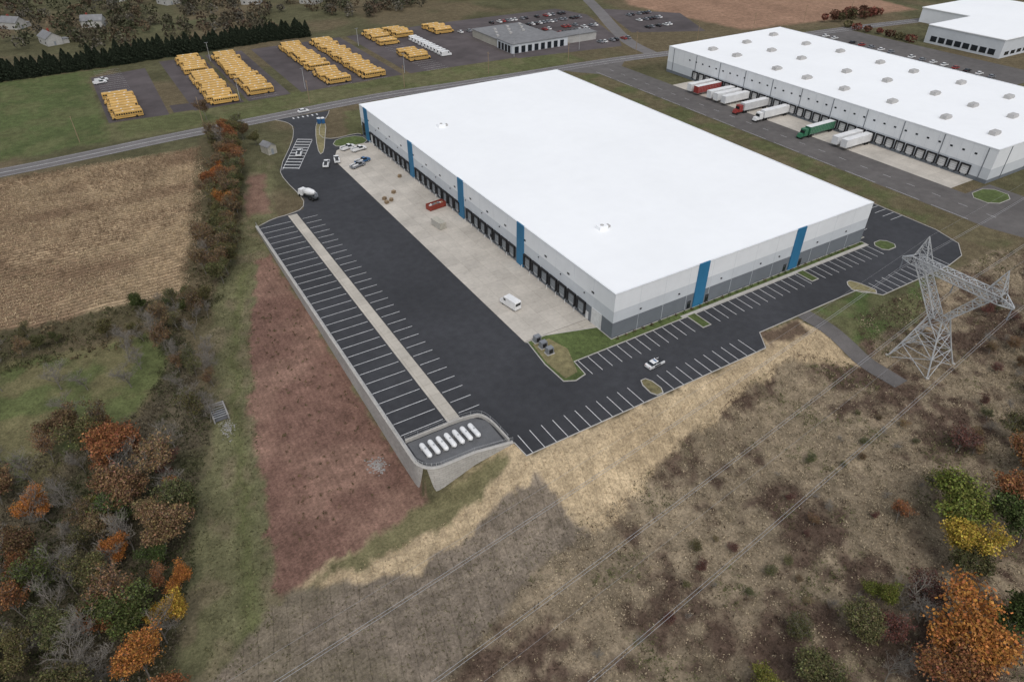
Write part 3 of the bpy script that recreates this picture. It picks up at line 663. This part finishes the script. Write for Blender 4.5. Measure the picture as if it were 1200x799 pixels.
for i in range(14):
    for sy in (-1,1): mb.box(-2.8+i*.42,-2.65+i*.42,sy*1.22-.02,sy*1.22+.02,.2,2.4,'hvac')
mb.box(3,3.05,-1.1,-.05,.2,2.4,'pgrey'); mb.box(3,3.05,.05,1.1,.2,2.4,'pgrey'); o=mb.obj("shipping_container"); o.location=(-9,72,.006); o.rotation_euler[2]=deg(98); o.scale=(.8,.9,.85)
for (x,y) in ((-15.5,98),(-14,96),(-16,95),(-11,101),(-4,112)):
    mb=MB()
    for l in range(6):
        for k in range(5): mb.box(-.6,.6,-.5+k*.23,-.36+k*.23,.12+l*.15,.15+l*.15,'wood')
        for k in (-.55,0,.45): mb.box(k,k+.09,-.5,.56,.02+l*.15,.11+l*.15,'wood')
    o=mb.obj("pallet_stack"); o.location=(x,y,.006); o.rotation_euler[2]=random.random()
for (cx,ya,yb) in ((-75.5,227,260),(-37,226,309),(-19.5,231,308),(16,229,308),(34,229,307),(66.5,246,262),(66,284,312),(80,296,312),(104,292,308)):
    y=ya
    while y<yb:
        if random.random()>.05: place("school_bus",bus,cx+random.uniform(-.5,.5),y,(0 if random.random()>.5 else math.pi)+random.uniform(-.02,.02),.01)
        y+=3.9
for y in range(246,290,4): place("parked_van",vanm,82,y,0,.01)
for (x,y) in ((-80,286),(-79,290)): place("pickup_truck",pkw,x,y,.2,.01)
tr={'w':trailer_mesh('pwhite'),'g':trailer_mesh('pgreen','pgreen'),'r':trailer_mesh('trl','pred'),'t':trailer_mesh('pwhite','pwhite'),'red':trailer_mesh('pred')}
for y,k in ((131,'w'),(126.8,'red'),(118.7,'w'),(114.6,'w'),(110,'w'),(99,'r'),(88,'t'),(65.5,'g'),(53,'w'),(49,'w')):
    place("semi_trailer",tr[k],161.3,y,math.pi)
for rr in ((178,226,9),(150,284,14),(150,300,14),(160,256,12),(160,268,12),(190,262,6),(192,285,6),(190,300,6),(122,288,6),(222,240,8),(230,258,8),(234,273,8)):
    for k in range(rr[2]):
        if random.random()<.7: place("parked_car",random.choice(cars),rr[0]+k*2.8-9,rr[1]+random.uniform(-.3,.3),math.pi/2,.012)
for k in range(34):
    if random.random()<.75: place("parked_car",random.choice(cars),272+(k%2)*17,70+k*3,0,.012)
place("parked_car",cars[0],176,-22,math.pi/2); place("parked_car",cars[1],190,-22,math.pi/2)
for k in range(12):
    x=-140+k*45; mb=MB(); mb.cyl((0,0,0),(0,0,1),.16,10,'wood',6,.11); mb.box(-.06,.06,-1.1,1.1,9.2,9.35,'wood'); o=mb.obj("utility_pole"); o.location=(x,206 if x<100 else 202,0)
for (x,y) in ((-30,226),(0,228),(50,228),(50,290),(-27,300),(112,226),(150,220)):
    mb=MB(); mb.cyl((0,0,0),(0,0,1),.12,9,'steel',6,.08); mb.box(-.9,.9,-.15,.15,9,9.15,'pgrey'); o=mb.obj("lamp_post"); o.location=(x,y,.01)

# ------------------------------------------------------------------ vegetation
def quadcloud(P,S,flat=0.0):
    n=len(P); d=rng.normal(size=(n,3)); d[:,2]*=(1-flat); 
    u=d/np.linalg.norm(d,axis=1)[:,None]; r=rng.normal(size=(n,3)); v=np.cross(u,r); v/=np.linalg.norm(v,axis=1)[:,None]
    u=u*S[:,None]; v=v*(S*rng.uniform(.5,1,n))[:,None]
    V=np.stack([P-u-v*.6,P+u*.8-v,P+u+v*.7,P-u*.7+v],1).reshape(-1,3); F=np.arange(4*n).reshape(-1,4); return V,F
def tube(vs,fs,a,b,ra,rb,n=4):
    a=np.array(a);b=np.array(b);d=b-a;L=np.linalg.norm(d)+1e-6;d=d/L;o=np.array([1,0,0]) if abs(d[0])<.8 else np.array([0,1,0]);u=np.cross(d,o);u/=np.linalg.norm(u);v=np.cross(d,u);k=len(vs)
    for c,r in ((a,ra),(b,rb)):
        for i in range(n): t=2*math.pi*i/n; vs.append(c+(u*math.cos(t)+v*math.sin(t))*r)
    for i in range(n): j=(i+1)%n; fs.append((k+i,k+j,k+n+j,k+n+i))
def tree_mesh(name,seed,H=10,R=4,leaves=5000,ls=.22,levels=4,spread=.9,up=.35,jit=.36):
    rd=random.Random(seed); vs=[];fs=[];tips=[]
    def grow(p,d,L,r,lev):
        p=np.array(p,float);d=np.array(d,float);seg=3 if lev<2 else 2
        pts=[p]
        for s in range(seg):
            d2=d+np.array([rd.gauss(0,.13),rd.gauss(0,.13),rd.gauss(0,.08)+.04]);d2/=np.linalg.norm(d2);q=p+d2*L/seg
            r2=r*(1-.6*(s+1)/seg) if lev>0 else r*(1-.5*(s+1)/seg)
            tube(vs,fs,p,q,max(.022,r*(1-.6*s/seg)),max(.016,r2),5 if lev==0 else (4 if lev<2 else 3)); p=q;d=d2;pts.append(p)
        if lev>=2: tips.append((pts[-1],lev)); tips.append((pts[1],lev))
        if lev<levels:
            nb=(8,6,4,3,2)[lev]
            for k in range(nb):
                t=rd.uniform(.3,1) if lev>0 else rd.uniform(.35,1); i=min(int(t*seg),seg-1); o=pts[i]+(pts[i+1]-pts[i])*(t*seg-i)
                th=rd.uniform(0,6.28); sp=rd.uniform(.55,1.1)*spread
                nd=d*(1-.35*sp)+np.array([math.cos(th),math.sin(th),up*rd.uniform(-.2,1)])*sp; nd/=np.linalg.norm(nd)
                grow(o,nd,L*rd.uniform(.45,.68),r*.5,lev+1)
    grow((0,0,-.3),(0,0,1),H*.62,H*.02,0)
    V=np.array(vs);k=max(np.abs(V[:,0]).max(),np.abs(V[:,1]).max());sc=np.array([R/k,R/k,H/V[:,2].max()]);V=V*sc
    nt_=len(fs);F=[tuple(f) for f in fs];mats=[0]*nt_;Lc=np.ones((nt_,3))
    if leaves:
        tp=np.array([t[0] for t in tips])*sc; wgt=rng.uniform(0,1,len(tp))**1.5; wgt/=wgt.sum(); idx=rng.choice(len(tp),leaves,p=wgt); cl=rng.uniform(.5,1.45,len(tp)); 
        P=tp[idx]+rng.normal(size=(leaves,3))*np.array([jit,jit,jit*.8])*R/4*1.1; S=rng.uniform(.6,1.3,leaves)*ls
        V2,F2=quadcloud(P,S); o=len(V); V=np.vstack([V,V2]); F+= [tuple(x) for x in (F2+o)]; mats+=[1]*leaves
        c=(cl[idx]*rng.uniform(.65,1.35,leaves))[:,None]*np.stack([np.ones(leaves),rng.uniform(.8,1.2,leaves),rng.uniform(.8,1.1,leaves)],1); Lc=np.vstack([Lc,c])
    me=bpy.data.meshes.new(name);me.from_pydata(V.tolist(),[],F);me.materials.append(M['bark']);me.materials.append(M['leaf']);me.polygons.foreach_set("material_index",mats)
    at=me.attributes.new("Lc",'FLOAT_COLOR','FACE');c4=np.ones((len(F),4),np.float32);c4[:,:3]=Lc;at.data.foreach_set("color",c4.ravel());me.update();return me
FULL=[tree_mesh("leafy_tree_mesh",s,10,4.6,13000,.13) for s in (1,2,3,4)]
SPARSE=[tree_mesh("sparse_tree_mesh",s,10,4.0,3600,.11,4,.95,.35,.3) for s in (11,12,13)]
BARE=[tree_mesh("bare_tree_mesh",s,10,4.2,0,.2,4,1.0) for s in (21,22,23,24)]
def conifer_mesh():
    n=5200; h=rng.uniform(.02,1,n)**.85; r=(1-h**1.7)*2.5+.1; th=rng.uniform(0,6.28,n); rr=r*rng.uniform(.5,1.08,n)*(1+.2*np.sin(th*5+h*30))
    P=np.stack([np.cos(th)*rr,np.sin(th)*rr,h*10-.25*rr],1); V2,F2=quadcloud(P,rng.uniform(.12,.28,n)); vs=[];fs=[]; tube(vs,fs,(0,0,0),(0,0,9.5),.2,.03,6)
    V=np.vstack([np.array(vs),V2]); F=fs+[tuple(x) for x in (F2+len(vs))]; me=bpy.data.meshes.new("conifer_mesh");me.from_pydata(V.tolist(),[],F);me.materials.append(M['bark']);me.materials.append(M['leaf']);me.polygons.foreach_set("material_index",[0]*len(fs)+[1]*n)
    at=me.attributes.new("Lc",'FLOAT_COLOR','FACE');c4=np.ones((len(F),4),np.float32);c4[:,:3]=rng.uniform(.5,1.4,(len(F),1));at.data.foreach_set("color",c4.ravel());me.update();return me
CON=conifer_mesh()
PAL={'orange':(.36,.145,.045),'yellow':(.36,.25,.05),'ygreen':(.17,.175,.045),'green':(.07,.088,.032),'brown':(.16,.105,.06),'olive':(.11,.105,.05),'rust':(.23,.105,.05),'maroon':(.13,.06,.05),'tan':(.22,.16,.09)}
def tree(kind,x,y,h,col='brown',w=1.0,name=None):
    me={'full':FULL,'sparse':SPARSE,'bare':BARE}[kind]; me=random.choice(me)
    o=bpy.data.objects.new(name or {'full':"autumn_tree",'sparse':"thinning_tree",'bare':"bare_tree"}[kind],me); link(o)
    o.location=(x,y,hz(x,y)-.1); o.scale=(h/10*w,h/10*w*random.uniform(.85,1.15),h/10); o.rotation_euler=(random.gauss(0,.05),random.gauss(0,.05),random.uniform(0,6.28))
    c=PAL[col]; k=random.uniform(.8,1.2); o.color=(c[0]*k*random.uniform(.9,1.1),c[1]*k,c[2]*k,1)
def inpoly(x,y,poly): return float(sdist(np.array([x]),np.array([y]),poly)[0])>0
def wood(poly,n,kinds,cols,h0,h1,mind=3.0,w=1):
    xsn=[p[0] for p in poly];ysn=[p[1] for p in poly];pts=[];t=0
    while len(pts)<n and t<n*40:
        t+=1;x=random.uniform(min(xsn),max(xsn));y=random.uniform(min(ysn),max(ysn))
        if not inpoly(x,y,poly) or any((x-a)**2+(y-b)**2<mind**2 for a,b in pts): continue
        pts.append((x,y)); tree(random.choice(kinds),x,y,random.uniform(h0,h1),random.choice(cols),w)
wood([(-50,184),(-42,184),(-48,150),(-55,120),(-64,95),(-70,76),(-78,78),(-68,104),(-58,140)],60,['full','sparse','sparse','full','bare'],['rust','brown','olive','brown','olive','brown'],6,10,2.2)
tree('full',-52,150,9,'rust'); tree('full',-62,112,9,'orange',.9); tree('full',-56,130,8,'tan'); tree('full',-47,170,9,'rust'); tree('full',-58,138,8,'orange',.8)
wood([(-80,76),(-76,64),(-84,58),(-130,66),(-200,72),(-200,82),(-128,76)],46,['sparse','full','bare','bare'],['olive','brown','green','olive','tan'],3.5,6,2.4)
wood([(-79,70),(-82,30),(-90,20),(-92,60)],26,['bare','bare','sparse'],['brown','olive'],5,9,2.2)
wood([(-128,36),(-104,34),(-91,24),(-97,0),(-106,-34),(-112,-60),(-175,-60),(-175,20)],190,['bare','bare','bare','sparse','full','full','sparse'],['brown','olive','olive','rust','green','olive','tan'],6,12,2.8)
wood([(-125,70),(-95,60),(-92,40),(-104,36),(-125,45)],10,['bare'],['brown'],6,9,5)
tree('full',-101,-17,7.5,'yellow'); tree('full',-99,-12,6.5,'orange',.9); tree('full',-106,-26,9,'orange',1.1); tree('full',-103,-33,7,'rust',1.1); tree('full',-112,-6,8,'olive'); tree('full',-101,3,7,'tan'); tree('full',-117,14,8,'orange',.8); tree('full',-108,8,7,'ygreen',.9); tree('full',-122,-14,8,'olive')
tree('sparse',-97,14,7,'maroon',1.1); tree('sparse',-105,20,8,'rust',1.1); tree('full',-110,-14,8,'rust'); tree('full',-119,0,8,'rust',.9); tree('full',-96,8,5.5,'orange',.9); tree('full',-107,-2,7,'orange',.8)
tree('full',-1,-84,12,'orange',1.45); tree('full',-9,-90,11,'rust',1.2); tree('full',16,-76,11,'yellow',1.0); tree('full',21,-73,11,'ygreen',1.25); tree('full',8,-86,11,'green',1.2); tree('full',12,-80,9,'olive',1.2); tree('full',32,-76,11,'rust',1.1); tree('full',28,-80,11,'green',1.2)
tree('full',-37,-74,7,'ygreen',1.2); tree('full',-30,-76,7,'ygreen',1.1); tree('full',-46,-72,5.5,'olive',1.3); tree('sparse',-57,-61,4,'ygreen',1.3); tree('sparse',-50,-66,4,'ygreen',1.3); tree('full',-22,-78,8,'olive',1.2)
tree('full',-10,-75,7,'olive',1.3); tree('bare',-13,-83,9); tree('bare',0,-77,9,w=1.3); tree('sparse',4,-79,8,'maroon',1.3); tree('sparse',-18,-72,5,'olive',1.5); tree('sparse',-6,-79,6,'maroon',1.4); tree('full',-2,-74,6,'ygreen',1.1)
tree('full',40,-72,10,'rust'); tree('sparse',26,-66,6,'olive',1.3); tree('sparse',14,-66,5,'rust',1.4); tree('sparse',38,-62,6,'maroon',1.5)
wood([(40,-66),(90,-56),(135,-42),(200,-48),(200,-110),(20,-110),(28,-82)],64,['sparse','full','bare','sparse'],['brown','rust','olive','maroon','olive'],5,10,4,1.2)
wood([(66,-50),(90,-38),(135,-32),(135,-46),(90,-58),(48,-64),(30,-66)],44,['sparse','sparse','bare'],['brown','maroon','maroon','olive','tan'],2.5,4.5,3,1.4)
wood([(-60,-60),(-20,-50),(30,-42),(40,-60),(0,-72),(-50,-76)],46,['sparse','sparse','bare'],['brown','olive','tan','maroon'],1.2,2.6,3,1.6)
wood([(120,-34),(160,-42),(220,-44),(220,-60),(130,-50)],18,['full','sparse','bare'],['olive','brown','green'],6,9,4)
wood([(-30,-82),(20,-96),(20,-120),(-60,-110),(-60,-92)],14,['full','sparse'],['olive','rust','ygreen','orange'],6,10,5)
tree('sparse',-48,207,9,'brown'); tree('full',-38,168,6,'olive'); tree('full',-41,176,7,'brown')
for k in range(52):
    for r_ in range(2):
        x=-126+k*3.1+random.uniform(-.8,.8); o=link(bpy.data.objects.new("evergreen_tree",CON)); y=316+12*ss(-120,30,x)+r_*4+random.uniform(-1.2,1.2)
        o.location=(x,y,-.1); s_=random.uniform(.75,1.05); o.scale=(s_*1.15,s_*1.15,s_*random.uniform(.85,1.1)); o.rotation_euler=(random.gauss(0,.04),random.gauss(0,.04),random.uniform(0,6)); o.color=(.032,.042,.027,1)
def mass(name,pts,per,rad,size,cols):
    P=[];S=[];Cc=[]
    for (x,y,h) in pts:
        c=np.array(cols[random.randrange(len(cols))])*random.uniform(.7,1.2); n=per
        u=rng.normal(size=(n,3)); u/=np.linalg.norm(u,axis=1)[:,None]; u*=(rng.uniform(.3,1,n)**.4)[:,None]; q=u*np.array([rad,rad,h*.45])*random.uniform(.7,1.2)+np.array([x,y,h*.5+hz(x,y)])
        q[:,2]=np.maximum(q[:,2],hz(x,y)); P.append(q); S.append(rng.uniform(.5,1.3,n)*size); Cc.append(c[None,:]*rng.uniform(.5,1.5,(n,1)))
    P=np.vstack(P);S=np.concatenate(S);Cc=np.vstack(Cc);V,F=quadcloud(P,S)
    me=npmesh(name,V,F,{"Lc":Cc},'FACE'); me.materials.append(M['brush']); return link(bpy.data.objects.new(name,me))
DC=[(.095,.082,.056),(.075,.076,.042),(.11,.082,.052),(.095,.068,.048),(.065,.068,.04),(.11,.10,.08),(.085,.078,.055)]
pts=[]
HS=((-95,385),(-70,420),(-112,440),(-20,470),(30,440),(-50,500),(65,420),(0,520))
for i in range(3200):
    x=random.uniform(-380,330);y=random.uniform(336,760)
    if any(abs(x-a)<9 and -16<y-b<9 for a,b in HS): continue
    if fbm(np.array([x*.02]),np.array([y*.02]))[0]>.40 and y>340+max(0,(x-20))*.25: pts.append((x,y,random.uniform(5,10)))
for a,b in HS: pts+=[(a+random.choice((-13,13))+random.uniform(-2,2),b+random.uniform(-8,12),8) for _ in range(5)]
mass("distant_woodland",pts,70,3.6,.6,DC)
pts=[(random.uniform(320,368),random.uniform(188,200),random.uniform(4,7)) for i in range(26)]
pts+=[(320+random.uniform(-2,2),y,4) for y in range(136,180,7)]
mass("shrub_row",pts,140,3.0,.5,[(.15,.055,.04),(.12,.06,.04),(.09,.08,.04)])
pts=[]
for i in range(300):
    t=random.random(); x=260+t*400;y=random.uniform(0,60)+ (200 if random.random()<.35 else -20); 
    if 255<x<445 and 40<y<290: continue
    pts.append((x,y,random.uniform(5,9)))
mass("distant_woodland",pts,110,4,.6,DC)
def brush(name,poly,n,hr,size,per,cfun,keep=None):
    xsn=[p[0] for p in poly];ysn=[p[1] for p in poly]
    x=rng.uniform(min(xsn),max(xsn),n);y=rng.uniform(min(ysn),max(ysn),n);k=sdist(x+(fbm(x*.3,y*.3)-.5)*3,y,poly)>0
    if keep is not None: k&=keep(x,y)
    x=x[k];y=y[k];z=height(x,y);n=len(x); col=cfun(x,y)*rng.uniform(.6,1.4,(n,1)); h=rng.uniform(hr[0],hr[1],n)*(.5+fbm(x*.25+5,y*.25))
    P=np.repeat(np.stack([x,y,z],1),per,0)+rng.normal(size=(n*per,3))*np.array([.38,.38,0])*np.repeat(h,per)[:,None]; P[:,2]+=np.repeat(h,per)*rng.uniform(.05,1,n*per)
    S=rng.uniform(.6,1.3,n*per)*size; V,F=quadcloud(P,S,-.3); c=np.repeat(col,per,0)*rng.uniform(.7,1.3,(n*per,1))
    me=npmesh(name,V,F,{"Lc":c},'FACE'); me.materials.append(M['brush']); return link(bpy.data.objects.new(name,me))
def mixc(a,b,t): return np.array(a)[None,:]*(1-t[:,None])+np.array(b)[None,:]*t[:,None]
def scrubcol(x,y):
    c=mixc((.33,.27,.185),(.105,.072,.053),patch(x,y)); g=ss(.56,.68,fbm(x*.15+3,y*.15+90))[:,None]; c=c*(1-g)+np.array((.13,.13,.06))*g
    u=rng.random(len(x)); c=np.where((u<.12)[:,None],np.array((.38,.31,.21)),c); return np.where((u>.9)[:,None],np.array((.09,.065,.045)),c)
brush("scrub_vegetation",SCR,50000,(.25,1.2),.10,8,scrubcol,lambda x,y:(np.abs(x-46.7)>2.6)|(y<-45))
brush("corn_stubble",[(-130,182),(-57,176),(-60,150),(-71,105),(-80,80),(-125,82),(-130,84)],22000,(.4,1.0),.11,6,lambda x,y:mixc((.40,.31,.20),(.24,.17,.11),ss(.4,.6,fbm(x*.06,y*.12))))
brush("woodland_undergrowth",[(-150,20),(-128,36),(-110,30),(-98,36),(-91,50),(-90,66),(-84,64),(-86,25),(-95,0),(-105,-36),(-112,-60),(-150,-60)],17000,(.3,1.4),.14,9,lambda x,y:mixc((.13,.11,.075),(.065,.07,.033),ss(.4,.62,fbm(x*.1,y*.1))))
brush("rough_grass",[(-52,104),(-57,95),(-58,82),(-61,83),(-70,52),(-80,10),(-86,-24),(-100,-38),(-95,0),(-85,25),(-79,60),(-70,82),(-58,112)],9000,(.1,.35),.09,6,lambda x,y:mixc((.17,.155,.085),(.11,.11,.055),fbm(x*.2,y*.2)))
brush("hedge_undergrowth",[(-52,184),(-42,184),(-50,140),(-62,95),(-72,72),(-82,58),(-130,64),(-130,80),(-80,78),(-60,140)],9000,(.4,1.6),.17,8,lambda x,y:mixc((.12,.09,.052),(.075,.075,.036),ss(.4,.6,fbm(x*.15,y*.15))))
brush("straw_tufts",STR,4000,(.05,.25),.08,5,lambda x,y:mixc((.48,.38,.25),(.36,.28,.17),fbm(x*.2,y*.2)),lambda x,y:y<-22.5)
brush("weed_tufts",[(-64,-30),(-46,-26),(-37,-28),(-32,-38),(-46,-41),(-58,-44),(-75,-51),(-104,-50),(-100,-38),(-84,-24)],3000,(.1,.35),.08,6,lambda x,y:mixc((.20,.165,.115),(.12,.12,.06),fbm(x*.2,y*.2)))
brush("planted_shrubs",[(-60,78),(-57,78),(-58,-10),(-80,-14),(-70,48)],240,(.25,.6),.1,14,lambda x,y:mixc((.09,.085,.04),(.13,.09,.05),rng.random(len(x))))
mass("planted_shrubs",[(x,-1.0,.9) for x in np.arange(1,91,2.6)],26,.45,.12,[(.06,.08,.035),(.10,.06,.04)])

# ------------------------------------------------------------------ camera, light, world
cd=bpy.data.cameras.new("camera"); cam=bpy.data.objects.new("camera",cd); link(cam); cam.location=(-87,-98,95); cam.rotation_euler=(deg(90-36.57),0,-math.atan2(.521,.8536)); cd.sensor_width=36; cd.lens=24.06; cd.clip_start=.5; cd.clip_end=9000; scene.camera=cam
sd=bpy.data.lights.new("sun",'SUN'); sd.energy=.8; sd.angle=deg(40); sd.color=(1,.97,.94); so=link(bpy.data.objects.new("sun",sd))
el,az=58,200
dv=Vector((math.sin(deg(az))*math.cos(deg(el)),math.cos(deg(az))*math.cos(deg(el)),math.sin(deg(el)))); so.rotation_euler=dv.to_track_quat('Z','Y').to_euler()
w=bpy.data.worlds.new("World"); scene.world=w; w.use_nodes=True; nt=w.node_tree; bg=nt.nodes["Background"]
sk=nt.nodes.new("ShaderNodeTexSky"); sk.sky_type='NISHITA'; sk.sun_disc=False; sk.sun_elevation=deg(el); sk.sun_rotation=deg(az); sk.air_density=1.5; sk.dust_density=3
hs=nt.nodes.new("ShaderNodeHueSaturation"); hs.inputs["Saturation"].default_value=.4; nt.links.new(sk.outputs[0],hs.inputs["Color"]); nt.links.new(hs.outputs[0],bg.inputs["Color"]); bg.inputs["Strength"].default_value=.145
print("objs",len(bpy.data.objects))
